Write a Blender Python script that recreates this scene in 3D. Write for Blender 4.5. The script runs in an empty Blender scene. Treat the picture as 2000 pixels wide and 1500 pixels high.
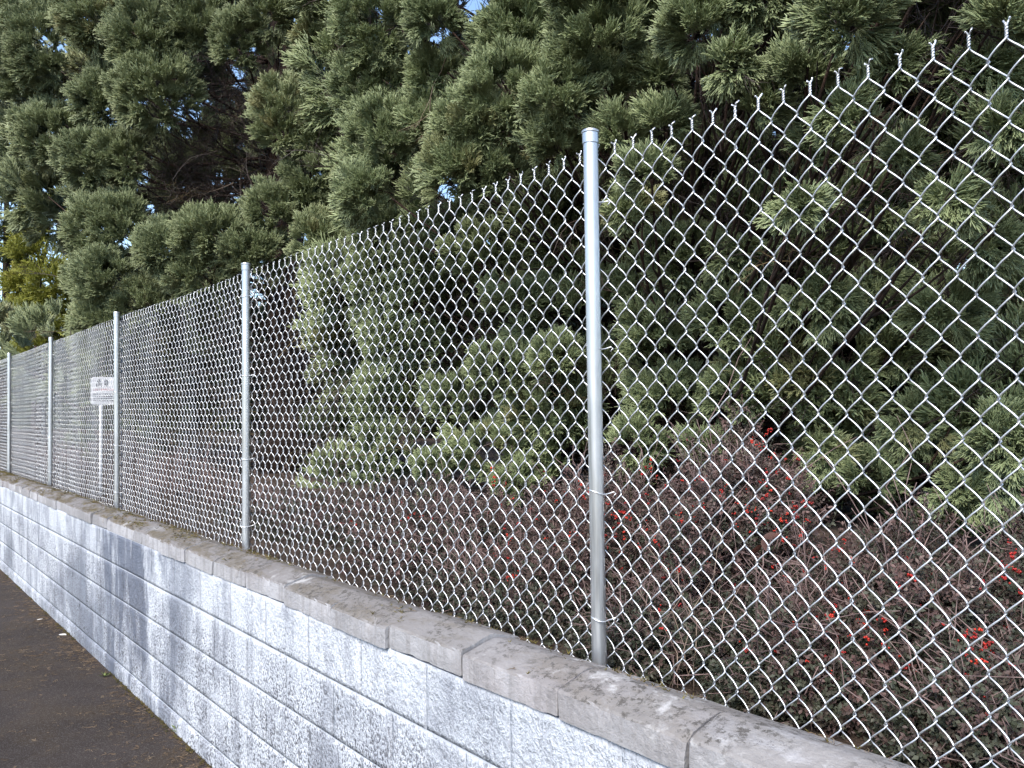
import bpy, math, random
import numpy as np
from mathutils import Matrix, Vector

SC = bpy.context.scene
COL = SC.collection
rng = np.random.default_rng(7)
random.seed(7)

# ------------------------------------------------------------------ camera
F_PX = 1591.5                                   # focal length in pixels of the 2000 px wide photograph
CAM = np.array([1.6592, -1.6799, 0.7181])
YAW, PITCH, ROLL = math.radians(39.5586), math.radians(1.7578), math.radians(-0.7748)
FW = np.array([-math.cos(YAW) * math.cos(PITCH), math.sin(YAW) * math.cos(PITCH), math.sin(PITCH)])
_r = np.cross(FW, [0, 0, 1]); _r /= np.linalg.norm(_r); _u = np.cross(_r, FW)
RT = _r * math.cos(ROLL) + _u * math.sin(ROLL)
UP = -_r * math.sin(ROLL) + _u * math.cos(ROLL)
cd = bpy.data.cameras.new('camera'); cam = bpy.data.objects.new('camera', cd); COL.objects.link(cam)
cam.matrix_world = Matrix(((RT[0], UP[0], -FW[0], CAM[0]), (RT[1], UP[1], -FW[1], CAM[1]), (RT[2], UP[2], -FW[2], CAM[2]), (0, 0, 0, 1)))
cd.sensor_width = 36; cd.lens = 36 * F_PX / 2000; cd.clip_start = 0.05; cd.clip_end = 2000
SC.camera = cam

# ------------------------------------------------------------------ sky, sun, exposure
SUN_AZ = np.array([0.42, -0.907]); SUN_EL = math.radians(46)
w = bpy.data.worlds.new('World'); SC.world = w; w.use_nodes = True
nt = w.node_tree; nt.nodes.clear()
sky = nt.nodes.new('ShaderNodeTexSky'); sky.sky_type = 'NISHITA'; sky.sun_disc = False
sky.sun_elevation = SUN_EL; sky.sun_rotation = math.atan2(SUN_AZ[0], SUN_AZ[1]) % (2 * math.pi)
sky.air_density = 1.0; sky.dust_density = 0.7; sky.ozone_density = 2.0
bg = nt.nodes.new('ShaderNodeBackground'); bg.inputs['Strength'].default_value = 0.15
out = nt.nodes.new('ShaderNodeOutputWorld')
nt.links.new(sky.outputs[0], bg.inputs['Color']); nt.links.new(bg.outputs[0], out.inputs['Surface'])
sl = bpy.data.lights.new('sun', 'SUN'); so = bpy.data.objects.new('sun', sl); COL.objects.link(so)
sl.energy = 3.5; sl.angle = math.radians(30); sl.color = (1.0, 0.95, 0.87)
sd = Vector((SUN_AZ[0] * math.cos(SUN_EL), SUN_AZ[1] * math.cos(SUN_EL), math.sin(SUN_EL)))
so.rotation_euler = sd.to_track_quat('Z', 'Y').to_euler(); so.location = (-6, -8, 9)
SC.view_settings.view_transform = 'Standard'; SC.view_settings.look = 'None'
SC.view_settings.exposure = 1.2; SC.view_settings.gamma = 1.0; SC.view_settings.use_curve_mapping = False
SC.render.engine = 'CYCLES'
SC.cycles.adaptive_threshold = 0.02; SC.cycles.max_bounces = 5; SC.cycles.diffuse_bounces = 3; SC.cycles.glossy_bounces = 2; SC.cycles.transmission_bounces = 2

# ------------------------------------------------------------------ helpers
def at(px, py, t):
    """point at depth t (metres along the view axis) seen at photo pixel px, py"""
    return CAM + t * (FW + RT * (px - 1000) / F_PX + UP * (750 - py) / F_PX)
def at_y(px, py, Y):
    d = FW + RT * (px - 1000) / F_PX + UP * (750 - py) / F_PX
    return CAM + d * (Y - CAM[1]) / d[1]

def tag(o, label=None, cat=None, group=None, kind=None):
    if label: o['label'] = label
    if cat: o['category'] = cat
    if group: o['group'] = group
    if kind: o['kind'] = kind
    return o

def empty(name, loc=(0, 0, 0)):
    o = bpy.data.objects.new(name, None); COL.objects.link(o); o.location = loc; o.empty_display_size = 0.1
    return o

def link(name, me, parent=None, loc=(0, 0, 0), rot=(0, 0, 0), scale=None):
    o = bpy.data.objects.new(name, me); COL.objects.link(o)
    o.location = loc; o.rotation_euler = rot
    if scale: o.scale = scale
    if parent: o.parent = parent
    return o

class MB:
    """collects polygons with numpy and builds one mesh"""
    def __init__(s): s.v = []; s.f = []; s.n = 0; s.a = []
    def add(s, v, f, a=None):
        v = np.asarray(v, float); s.v.append(v); s.f += [tuple(int(i) + s.n for i in q) for q in f]; s.n += len(v)
        s.a.append(np.full(len(v), 0.0) if a is None else np.broadcast_to(np.asarray(a, float), (len(v),)))
    def tube(s, pts, rad, sides=6, a=None, cap=True):
        pts = np.asarray(pts, float); n = len(pts); rad = np.broadcast_to(np.asarray(rad, float), (n,))
        t = np.gradient(pts, axis=0); t /= np.linalg.norm(t, axis=1)[:, None] + 1e-12
        ref = np.array([0.31, 0.95, 0.05]) if abs(t[0][2]) > 0.7 else np.array([0.05, 0.1, 1.0])
        u = np.cross(t, ref); u /= np.linalg.norm(u, axis=1)[:, None] + 1e-12; w_ = np.cross(t, u)
        an = np.arange(sides) * 2 * math.pi / sides
        ring = u[:, None, :] * np.cos(an)[None, :, None] + w_[:, None, :] * np.sin(an)[None, :, None]
        V = (pts[:, None, :] + ring * rad[:, None, None]).reshape(-1, 3)
        F = []
        for i in range(n - 1):
            for j in range(sides):
                k = (j + 1) % sides
                F.append((i * sides + j, i * sides + k, (i + 1) * sides + k, (i + 1) * sides + j))
        if cap:
            F.append(tuple(range(sides - 1, -1, -1))); F.append(tuple((n - 1) * sides + j for j in range(sides)))
        if a is not None: a = np.repeat(np.broadcast_to(np.asarray(a, float), (n,)), sides)
        s.add(V, F, a)
    def box(s, x0, x1, y0, y1, z0, z1):
        s.add([(x0, y0, z0), (x1, y0, z0), (x1, y1, z0), (x0, y1, z0), (x0, y0, z1), (x1, y0, z1), (x1, y1, z1), (x0, y1, z1)],
              [(0, 3, 2, 1), (4, 5, 6, 7), (0, 1, 5, 4), (1, 2, 6, 5), (2, 3, 7, 6), (3, 0, 4, 7)])
    def mesh(s, name, mat=None, smooth=True, attr=None, sharp=0):
        me = bpy.data.meshes.new(name); v = np.concatenate(s.v) if s.v else np.zeros((0, 3))
        me.from_pydata(v.tolist(), [], s.f)
        if mat: me.materials.append(mat)
        if smooth: me.polygons.foreach_set('use_smooth', np.ones(len(me.polygons), bool))
        if attr:
            at_ = me.attributes.new(attr, 'FLOAT', 'POINT'); at_.data.foreach_set('value', np.concatenate(s.a).astype(np.float32))
        me.update()
        if sharp: me.set_sharp_from_angle(angle=math.radians(sharp))
        return me

def hash_noise(p, seed=0):
    """smooth value noise on an (n,3) array, about -1..1"""
    p = np.asarray(p, float); i = np.floor(p).astype(np.int64); f = p - i; f = f * f * (3 - 2 * f)
    def h(a, b, c):
        n = (a * 374761393 + b * 668265263 + c * 2147483647 + seed * 974634777) & 0xffffffff
        n = ((n ^ (n >> 13)) * 1274126177) & 0xffffffff
        return ((n ^ (n >> 16)) & 0xffff) / 32767.5 - 1
    r = 0
    for dx in (0, 1):
        for dy in (0, 1):
            for dz in (0, 1):
                wgt = (f[:, 0] if dx else 1 - f[:, 0]) * (f[:, 1] if dy else 1 - f[:, 1]) * (f[:, 2] if dz else 1 - f[:, 2])
                r = r + wgt * h(i[:, 0] + dx, i[:, 1] + dy, i[:, 2] + dz)
    return r

# ------------------------------------------------------------------ materials
class Mat:
    def __init__(s, name, rough=0.6, metal=0.0, spec=0.5):
        s.m = bpy.data.materials.new(name); s.m.use_nodes = True; s.nt = s.m.node_tree; s.N = s.nt.nodes; s.L = s.nt.links
        s.b = s.N['Principled BSDF']; s.b.inputs['Roughness'].default_value = rough
        s.b.inputs['Metallic'].default_value = metal; s.b.inputs['Specular IOR Level'].default_value = spec
    def pos(s, scale=(1, 1, 1)):
        g = s.N.new('ShaderNodeNewGeometry'); m = s.N.new('ShaderNodeMapping'); m.inputs['Scale'].default_value = scale
        s.L.new(g.outputs['Position'], m.inputs['Vector']); return m.outputs[0]
    def noise(s, scale, detail=4, rough=0.55, stretch=(1, 1, 1), dist=0.0):
        n = s.N.new('ShaderNodeTexNoise'); n.inputs['Scale'].default_value = scale; n.inputs['Detail'].default_value = detail
        n.inputs['Roughness'].default_value = rough; n.inputs['Distortion'].default_value = dist
        s.L.new(s.pos(stretch), n.inputs['Vector']); return n.outputs['Fac']
    def voro(s, scale, stretch=(1, 1, 1)):
        n = s.N.new('ShaderNodeTexVoronoi'); n.inputs['Scale'].default_value = scale
        s.L.new(s.pos(stretch), n.inputs['Vector']); return n.outputs['Distance']
    def ramp(s, fac, a, b, va=0.0, vb=1.0):
        r = s.N.new('ShaderNodeMapRange'); r.interpolation_type = 'SMOOTHSTEP'
        for k, v in (('From Min', a), ('From Max', b), ('To Min', va), ('To Max', vb)): r.inputs[k].default_value = v
        s.L.new(fac, r.inputs['Value']); return r.outputs[0]
    def math(s, op, a, b=None):
        n = s.N.new('ShaderNodeMath'); n.operation = op
        for i, x in enumerate((a, b)):
            if x is None: continue
            if isinstance(x, (int, float)): n.inputs[i].default_value = x
            else: s.L.new(x, n.inputs[i])
        return n.outputs[0]
    def mix(s, fac, a, b):
        n = s.N.new('ShaderNodeMix'); n.data_type = 'RGBA'
        for k, x in ((0, fac), (6, a), (7, b)):
            if isinstance(x, (int, float)): n.inputs[k].default_value = x
            elif isinstance(x, tuple): n.inputs[k].default_value = (*x, 1)
            else: s.L.new(x, n.inputs[k])
        return n.outputs[2]
    def attr(s, name, kind='GEOMETRY'):
        n = s.N.new('ShaderNodeAttribute'); n.attribute_name = name; n.attribute_type = kind; return n.outputs['Fac']
    def axis(s, k):
        g = s.N.new('ShaderNodeNewGeometry'); x = s.N.new('ShaderNodeSeparateXYZ'); s.L.new(g.outputs['Position'], x.inputs[0]); return x.outputs[k]
    def normal(s, k):
        g = s.N.new('ShaderNodeNewGeometry'); x = s.N.new('ShaderNodeSeparateXYZ'); s.L.new(g.outputs['True Normal'], x.inputs[0]); return x.outputs[k]
    def orand(s): return s.N.new('ShaderNodeObjectInfo').outputs['Random']
    def base(s, c):
        if isinstance(c, tuple): s.b.inputs['Base Color'].default_value = (*c, 1)
        else: s.L.new(c, s.b.inputs['Base Color'])
    def bump(s, h, strength=0.5, dist=0.01):
        n = s.N.new('ShaderNodeBump'); n.inputs['Strength'].default_value = strength; n.inputs['Distance'].default_value = dist
        s.L.new(h, n.inputs['Height']); s.L.new(n.outputs[0], s.b.inputs['Normal'])
    def rough(s, x): s.L.new(x, s.b.inputs['Roughness'])

def m_paint(name='painted_split_face_block', worn=1.0):
    m = Mat(name, 0.75, spec=0.3); w0 = 0.515 if worn > 0.5 else 0.49
    big = m.noise(0.9, 4, 0.6); blot = m.noise(3.2, 5, 0.65, (1, 1, 0.6)); streak = m.noise(8, 5, 0.65, (1, 1, 0.13))
    dirt = m.ramp(big, 0.48, 0.62); st = m.ramp(streak, 0.50, 0.68); bl = m.ramp(blot, 0.47, 0.62)
    c = m.mix(m.orand(), (w0, w0 * 1.045, w0 * 1.14), (w0 * 0.92, w0 * 0.965, w0 * 1.06))
    lx = m.ramp(m.axis(0), 0.2, -3.2, 0.35, 1.0)
    c = m.mix(m.math('MULTIPLY', dirt, lx), c, (0.23, 0.25, 0.29))
    c = m.mix(m.math('MULTIPLY', m.math('MULTIPLY', st, lx), 0.65 * worn), c, (0.15, 0.16, 0.19))
    c = m.mix(m.math('MULTIPLY', bl, 0.5 * worn), c, (0.16, 0.17, 0.205))
    low = m.ramp(m.axis(2), -0.45, -0.10, 1.0, 0.3)
    fine = m.noise(105, 3, 0.65, (1, 1, 0.75)); mid = m.noise(38, 4, 0.65, (1, 1, 0.7), 0.4)
    where = m.ramp(m.noise(4.5, 3, 0.6, (1, 1, 0.45)), 0.36, 0.56, 0.5, 1.0)
    wl = m.math('MULTIPLY', where, low)
    zone = m.math('MULTIPLY', m.ramp(m.axis(0), -5.6, -4.2), m.ramp(m.axis(0), -2.3, -3.3)); zn = m.ramp(m.noise(3.0, 5, 0.7, (1, 1, 0.25)), 0.40, 0.56)
    c = m.mix(m.math('MULTIPLY', m.math('MULTIPLY', zone, zn), 0.9 * worn), c, (0.085, 0.10, 0.14))
    c = m.mix(m.math('MULTIPLY', m.ramp(fine, 0.48, 0.58), m.math('MULTIPLY', wl, 1.0 * worn)), c, (0.09, 0.09, 0.105))
    c = m.mix(m.math('MULTIPLY', m.ramp(mid, 0.555, 0.65), m.math('MULTIPLY', wl, 0.8 * worn)), c, (0.06, 0.06, 0.068))
    pit = m.ramp(m.noise(17, 5, 0.7, (1, 1, 0.8), 0.6), 0.64, 0.69)
    c = m.mix(m.math('MULTIPLY', pit, m.math('MULTIPLY', wl, 0.95 * worn)), c, (0.03, 0.03, 0.034))
    m.base(c)
    h = m.math('ADD', m.math('MULTIPLY', fine, -0.7), m.math('MULTIPLY', mid, -1.0))
    m.bump(h, 0.9 if worn > 0.5 else 0.3, 0.016); return m.m

def m_coping():
    m = Mat('weathered_concrete_coping', 0.9, spec=0.25)
    n1 = m.noise(2.4, 5, 0.6); c = m.mix(m.ramp(n1, 0.35, 0.65), (0.36, 0.357, 0.375), (0.24, 0.235, 0.245)); c = m.mix(m.math('MULTIPLY', m.orand(), 0.45), c, (0.17, 0.165, 0.165))
    up = m.ramp(m.normal(2), 0.25, 0.8)
    rust = m.ramp(m.noise(1.3, 3), 0.5, 0.7); c = m.mix(m.math('MULTIPLY', rust, 0.22), c, (0.26, 0.20, 0.19))
    left = m.ramp(m.axis(0), 1.5, -1.3)
    c = m.mix(m.math('MULTIPLY', m.math('MULTIPLY', left, up), 0.85), c, (0.125, 0.113, 0.108))
    moss = m.ramp(m.noise(5, 6, 0.75, (0.6, 1.8, 1)), 0.44, 0.56); far = m.ramp(m.axis(0), 1.0, -6.0, 0.35, 1.3)
    c = m.mix(m.math('MULTIPLY', m.math('MULTIPLY', moss, up), m.math('MULTIPLY', far, 0.75)), c, (0.075, 0.056, 0.026))
    lich = m.ramp(m.noise(38, 6, 0.8), 0.50, 0.58); lw = m.ramp(m.noise(4.5, 3), 0.38, 0.54)
    c = m.mix(m.math('MULTIPLY', m.math('MULTIPLY', lich, lw), m.math('MULTIPLY', m.math('ADD', up, 0.15), 0.75)), c, (0.05, 0.045, 0.04))
    pale = m.math('MULTIPLY', m.ramp(m.noise(6, 5, 0.7), 0.56, 0.66), m.ramp(m.noise(1.7, 2), 0.45, 0.6)); c = m.mix(m.math('MULTIPLY', pale, 0.7), c, (0.40, 0.395, 0.40))
    drip = m.ramp(m.noise(30, 4, 0.65, (1, 1, 0.1)), 0.46, 0.64)
    c = m.mix(m.math('MULTIPLY', drip, 0.42), c, (0.16, 0.15, 0.15))
    grit = m.noise(120, 3, 0.6); c = m.mix(m.math('MULTIPLY', m.ramp(grit, 0.45, 0.7), 0.25), c, (0.16, 0.15, 0.15))
    m.base(c); m.bump(m.math('ADD', m.noise(60, 5, 0.7), m.math('MULTIPLY', m.noise(9, 3), 1.2)), 0.6, 0.012); return m.m

def m_asphalt():
    m = Mat('worn_asphalt', 0.95, spec=0.12)
    c = m.mix(m.ramp(m.noise(1.6, 5, 0.6), 0.35, 0.65), (0.045, 0.036, 0.033), (0.031, 0.0245, 0.022))
    c = m.mix(m.math('MULTIPLY', m.ramp(m.noise(2.2, 6, 0.7), 0.45, 0.65), 0.6), c, (0.055, 0.041, 0.029))
    c = m.mix(m.math('MULTIPLY', m.ramp(m.noise(150, 2), 0.52, 0.64), 0.8), c, (0.085, 0.075, 0.07))
    m.base(c); m.bump(m.noise(150, 4, 0.7), 1.0, 0.012); return m.m

def m_soil():
    m = Mat('leaf_littered_soil', 0.95, spec=0.2)
    c = m.mix(m.ramp(m.noise(7, 6, 0.7), 0.35, 0.65), (0.075, 0.052, 0.040), (0.030, 0.023, 0.018))
    c = m.mix(m.math('MULTIPLY', m.ramp(m.noise(40, 4, 0.7), 0.52, 0.66), 0.6), c, (0.13, 0.09, 0.065))
    m.base(c); m.bump(m.noise(30, 6, 0.75), 0.9, 0.03); return m.m

def m_galv(name, base, rough, metal, streak=True):
    m = Mat(name, rough, metal)
    c = m.mix(m.ramp(m.noise(14, 4, 0.6, (1, 1, 0.25)), 0.35, 0.68), base, tuple(x * 0.80 for x in base))
    if streak:
        c = m.mix(m.math('MULTIPLY', m.ramp(m.noise(60, 3, 0.6, (1, 1, 0.04)), 0.50, 0.66), 0.6), c, tuple(x * 0.55 for x in base))
        m.rough(m.ramp(m.noise(40, 4, 0.6, (1, 1, 0.1)), 0.3, 0.7, rough - 0.06, rough + 0.14))
    m.base(c); return m.m

def m_foliage(name, dark, light, tip, brown=(0.055, 0.034, 0.022), trans=0.0):
    m = Mat(name, 0.5, spec=0.45)
    v = m.attr('col', 'INSTANCER'); t = m.attr('tip')
    c = m.mix(v, dark, light); c = m.mix(m.ramp(t, 0.55, 1.0, 0.0, 0.45), c, tip)
    c = m.mix(m.ramp(v, 0.90, 1.0, 0.0, 0.45), c, (0.20, 0.15, 0.06))
    c = m.mix(m.ramp(t, 0.0, 0.22, 0.85, 0.0), c, brown)
    m.base(c)
    if trans:
        tr = m.N.new('ShaderNodeBsdfTranslucent'); m.L.new(c, tr.inputs['Color']); mx = m.N.new('ShaderNodeMixShader'); mx.inputs[0].default_value = trans
        o = m.N['Material Output']; m.L.new(m.b.outputs[0], mx.inputs[1]); m.L.new(tr.outputs[0], mx.inputs[2]); m.L.new(mx.outputs[0], o.inputs['Surface'])
    return m.m

def m_simple(name, a, b, scale=20, rough=0.8, stretch=(1, 1, 1), bump=0.0):
    m = Mat(name, rough, spec=0.3); n = m.noise(scale, 4, 0.6, stretch); m.base(m.mix(m.ramp(n, 0.35, 0.65), a, b))
    if bump: m.bump(m.noise(scale * 2, 5, 0.7, stretch), 0.8, bump)
    return m.m

def m_leafmix(name, cols, rough=0.6):
    """leaf colour picked per leaf from a ramp"""
    m = Mat(name, rough, spec=0.35); v = m.attr('col', 'INSTANCER')
    r = m.N.new('ShaderNodeValToRGB'); r.color_ramp.interpolation = 'LINEAR'
    e = r.color_ramp.elements
    while len(e) < len(cols): e.new(0.5)
    for k, c in enumerate(cols): e[k].position = k / (len(cols) - 1); e[k].color = (*c, 1)
    m.L.new(v, r.inputs[0]); m.base(r.outputs[0]); return m.m

PAINT, COPING, ASPHALT, SOIL = m_paint(), m_coping(), m_asphalt(), m_soil()
MORTAR = m_paint('painted_mortar', 0.3)
POST_M = m_galv('galvanised_post_steel', (0.60, 0.61, 0.625), 0.33, 0.85)
WIRE_M = m_galv('galvanised_wire', (0.68, 0.69, 0.71), 0.40, 0.75, False)
SEQ_A = m_foliage('sequoia_foliage', (0.122, 0.156, 0.076), (0.208, 0.248, 0.122), (0.365, 0.395, 0.200))
SEQ_B = m_foliage('sequoia_foliage_blue_green', (0.130, 0.160, 0.082), (0.218, 0.250, 0.130), (0.372, 0.393, 0.200))
YEL = m_foliage('sun_tinted_foliage', (0.11, 0.13, 0.028), (0.24, 0.25, 0.04), (0.42, 0.39, 0.06))  # warm sunlight on the far tree is put into its leaf colour
FAR = m_foliage('dark_far_foliage', (0.035, 0.05, 0.016), (0.075, 0.09, 0.025), (0.11, 0.12, 0.03))
DEAD = m_foliage('dead_twigs', (0.022, 0.014, 0.011), (0.050, 0.031, 0.024), (0.045, 0.03, 0.024), trans=0)
BARK = m_simple('fibrous_red_brown_bark', (0.055, 0.032, 0.023), (0.022, 0.014, 0.011), 18, 0.9, (1, 1, 0.2), 0.03)
TWIG = m_simple('shrub_twigs', (0.21, 0.145, 0.135), (0.10, 0.068, 0.062), 30, 0.8)
DRY = m_simple('dry_stems', (0.30, 0.23, 0.18), (0.18, 0.13, 0.10), 30, 0.8)
SHRUB = m_leafmix('small_shrub_leaves', [(0.012, 0.016, 0.009), (0.028, 0.033, 0.019), (0.055, 0.058, 0.038), (0.058, 0.038, 0.032), (0.105, 0.058, 0.052), (0.150, 0.118, 0.100), (0.12, 0.128, 0.088)])
BERRY = m_leafmix('red_berries', [(0.16, 0.010, 0.009), (0.32, 0.014, 0.010), (0.46, 0.035, 0.015)], 0.35)
LITTER = m_leafmix('dead_leaf_litter', [(0.05, 0.034, 0.022), (0.11, 0.075, 0.045), (0.17, 0.115, 0.07), (0.26, 0.20, 0.13)], 0.85)
MOSS = m_leafmix('moss', [(0.035, 0.034, 0.012), (0.10, 0.075, 0.02), (0.15, 0.13, 0.03)], 0.9)
WEED = m_simple('weed_leaf', (0.16, 0.19, 0.06), (0.09, 0.13, 0.04), 40, 0.6)
DARK_MORTAR = m_simple('dark_mortar', (0.05, 0.045, 0.04), (0.10, 0.09, 0.085), 25, 0.95)  # dark bed colour so the gaps between coping stones look dark
SIGN_W = m_simple('sign_white', (0.80, 0.79, 0.80), (0.72, 0.71, 0.73), 12, 0.5)
INK = m_simple('sign_ink', (0.05, 0.05, 0.06), (0.09, 0.09, 0.1), 30, 0.6)
RED_INK = m_simple('sign_red_ink', (0.62, 0.42, 0.43), (0.66, 0.48, 0.48), 30, 0.6)

# ------------------------------------------------------------------ scattering (geometry nodes, one part per mass)
def euler_from_dir(d, roll):
    """euler XYZ (n,3) turning local +Z to d, with a roll about it"""
    d = d / (np.linalg.norm(d, axis=1)[:, None] + 1e-9)
    ref = np.where(np.abs(d[:, 2:3]) > 0.95, np.array([[1.0, 0, 0]]), np.array([[0, 0, 1.0]]))
    x = np.cross(ref, d); x /= np.linalg.norm(x, axis=1)[:, None] + 1e-9; y = np.cross(d, x)
    c, s = np.cos(roll)[:, None], np.sin(roll)[:, None]
    X = x * c + y * s; Y = -x * s + y * c
    # matrix columns X, Y, d
    sy = np.sqrt(X[:, 0] ** 2 + X[:, 1] ** 2)
    return np.stack([np.arctan2(Y[:, 2], d[:, 2]), np.arctan2(-X[:, 2], sy), np.arctan2(X[:, 1], X[:, 0])], 1)

_groups = {}
def scatter_group(sources):
    key = tuple(s.name for s in sources)
    if key in _groups: return _groups[key]
    ng = bpy.data.node_groups.new('scatter', 'GeometryNodeTree')
    ng.interface.new_socket('Geometry', in_out='INPUT', socket_type='NodeSocketGeometry')
    ng.interface.new_socket('Geometry', in_out='OUTPUT', socket_type='NodeSocketGeometry')
    N, L = ng.nodes, ng.links
    gi, go, jn = N.new('NodeGroupInput'), N.new('NodeGroupOutput'), N.new('GeometryNodeJoinGeometry')
    def named(n, t):
        a = N.new('GeometryNodeInputNamedAttribute'); a.data_type = t; a.inputs['Name'].default_value = n; return a.outputs['Attribute']
    rot, sc, var = named('rot', 'FLOAT_VECTOR'), named('scl', 'FLOAT'), named('var', 'INT')
    e2r = N.new('FunctionNodeEulerToRotation'); L.new(rot, e2r.inputs[0])
    for k, src in enumerate(sources):
        oi = N.new('GeometryNodeObjectInfo'); oi.inputs['Object'].default_value = src; oi.inputs['As Instance'].default_value = False
        cmp_ = N.new('FunctionNodeCompare'); cmp_.data_type = 'INT'; cmp_.operation = 'EQUAL'; L.new(var, cmp_.inputs[2]); cmp_.inputs[3].default_value = k
        ip = N.new('GeometryNodeInstanceOnPoints'); L.new(gi.outputs[0], ip.inputs['Points']); L.new(cmp_.outputs[0], ip.inputs['Selection'])
        L.new(oi.outputs['Geometry'], ip.inputs['Instance']); L.new(e2r.outputs[0], ip.inputs['Rotation']); L.new(sc, ip.inputs['Scale'])
        L.new(ip.outputs[0], jn.inputs[0])
    L.new(jn.outputs[0], go.inputs[0])
    _groups[key] = ng; return ng

def scatter(name, pts, rot, scl, col, sources, parent=None):
    n = len(pts); me = bpy.data.meshes.new(name); me.vertices.add(n)
    me.vertices.foreach_set('co', np.asarray(pts, np.float32).ravel())
    for nm, ty, key, arr in (('rot', 'FLOAT_VECTOR', 'vector', rot), ('scl', 'FLOAT', 'value', scl), ('col', 'FLOAT', 'value', col), ('var', 'INT', 'value', rng.integers(0, len(sources), n))):
        a = me.attributes.new(nm, ty, 'POINT'); a.data.foreach_set(key, np.asarray(arr, np.int32 if ty == 'INT' else np.float32).ravel())
    o = link(name, me, parent); md = o.modifiers.new('scatter', 'NODES'); md.node_group = scatter_group(sources)
    if parent: o['kind'] = 'stuff'
    return o

def source(name, mb, mat, attr='tip'):
    return bpy.data.objects.new(name, mb.mesh(name, mat, True, attr))      # datablock only: never linked into the scene

def unit(n):
    v = rng.normal(size=(n, 3)); return v / np.linalg.norm(v, axis=1)[:, None]

# ------------------------------------------------------------------ ground and path
def sheet(name, x0, x1, y0, y1, z, mat, nx=2, ny=2, amp=0.0, fade=None):
    X, Y = np.meshgrid(np.linspace(x0, x1, nx), np.linspace(y0, y1, ny)); P = np.stack([X.ravel(), Y.ravel(), np.full(X.size, z)], 1)
    if amp: P[:, 2] += amp * hash_noise(P * [1.3, 1.3, 0] + 3, 4)
    F = [(j * nx + i, j * nx + i + 1, (j + 1) * nx + i + 1, (j + 1) * nx + i) for j in range(ny - 1) for i in range(nx - 1)]
    b = MB(); b.add(P, F); return link(name, b.mesh(name, mat))
Z_PATH = -0.9705
tag(sheet('path', -300, 300, -300, -0.15, Z_PATH, ASPHALT), 'dark worn asphalt path along the foot of the white wall', 'path', kind='structure')
tag(sheet('ground', -40, 20, -0.07, 30, -0.10, SOIL, 121, 61, 0.05), 'dark leaf littered soil behind the fence under the shrubs', 'ground', kind='structure')
tag(sheet('terrain', -500, 500, -0.068, 900, -0.19, SOIL), 'bare brown terrain running out behind the trees', 'terrain', kind='structure')

# ------------------------------------------------------------------ block wall
WALL = empty('block_wall', (0, -0.17, Z_PATH))
tag(WALL, 'low white painted split face concrete block wall with grey coping below the fence', 'wall', kind='thing')
BL, CH = 0.4064, 0.2046
Y_FACE = -0.279
Z_CT, Z_CB = 0.014, -0.058
def block_mesh(k, rough=0.0065, L=BL, H=CH, nx=26, nz=13):
    """split-faced block: origin at left bottom of its face, face towards -Y"""
    g, gz = 0.0018, 0.0034
    us = np.linspace(0, 1, nx); vs = np.linspace(0, 1, nz)
    U, V = np.meshgrid(us, vs); x = g + U * (L - 2 * g); z = gz + V * (H - 2 * gz)
    e = np.minimum(np.minimum(U, 1 - U) * L, np.minimum(V, 1 - V) * H)
    ed = np.clip(e / 0.005, 0, 1) ** 0.7
    P = np.stack([x.ravel(), np.zeros(x.size), z.ravel()], 1)
    n = hash_noise(P * 14 + k * 17.3, k) * 0.9 + hash_noise(P * 34 + k * 5.1, k + 9) * 0.6 + hash_noise(P * 75 + k, k + 5) * 0.35
    y = -(0.002 + rough * (0.45 + 0.6 * n.reshape(x.shape))) * (0.35 + 0.65 * ed)
    P[:, 1] = np.minimum(y, -0.0050 * np.minimum(ed + 0.92, 1)).ravel()
    F = [(j * nx + i, j * nx + i + 1, (j + 1) * nx + i + 1, (j + 1) * nx + i) for j in range(nz - 1) for i in range(nx - 1)]
    nb = len(P); per = [i for i in range(nx)] + [j * nx + nx - 1 for j in range(1, nz)] + [(nz - 1) * nx + i for i in range(nx - 2, -1, -1)] + [j * nx for j in range(nz - 2, 0, -1)]
    B = P[per].copy(); B[:, 1] = 0.03; m = len(per)
    for a in range(m): F.append((per[a], nb + a, nb + (a + 1) % m, per[(a + 1) % m]))
    b = MB(); b.add(np.concatenate([P, B]), F); return b.mesh('block', PAINT)
BLOCKS = [block_mesh(k) for k in range(9)]
FLATS = [block_mesh(20 + k, 0.0015, nz=9) for k in range(3)]
X_LEFT, X_RIGHT = -13.6, 1.9
cb = MB(); cb.box(X_LEFT, X_RIGHT, Y_FACE - 0.0042, -0.085, Z_PATH - 0.1, Z_CB - 0.001)
link('mortar_core', cb.mesh('mortar_core', MORTAR, False), WALL, (0, 0.17, -Z_PATH))
for c in range(5):
    z = Z_CB - CH * (c + 1); off = -0.4655 - (BL / 2 if c % 2 else 0)
    k0 = math.ceil((X_LEFT - off) / BL); k1 = math.floor((X_RIGHT - off) / BL)
    for k in range(k0, k1):
        me = random.choice(BLOCKS if c < 4 else FLATS)
        o = link('block', me, WALL, (off + k * BL, Y_FACE + 0.17 - random.uniform(0.0003, 0.0018) - (0.008 if c == 4 else 0), z - Z_PATH))
        if random.random() < 0.5 and c < 4: o.location.x += BL; o.location.z += CH; o.rotation_euler = (0, math.pi, 0)      # same block laid the other way up

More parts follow.
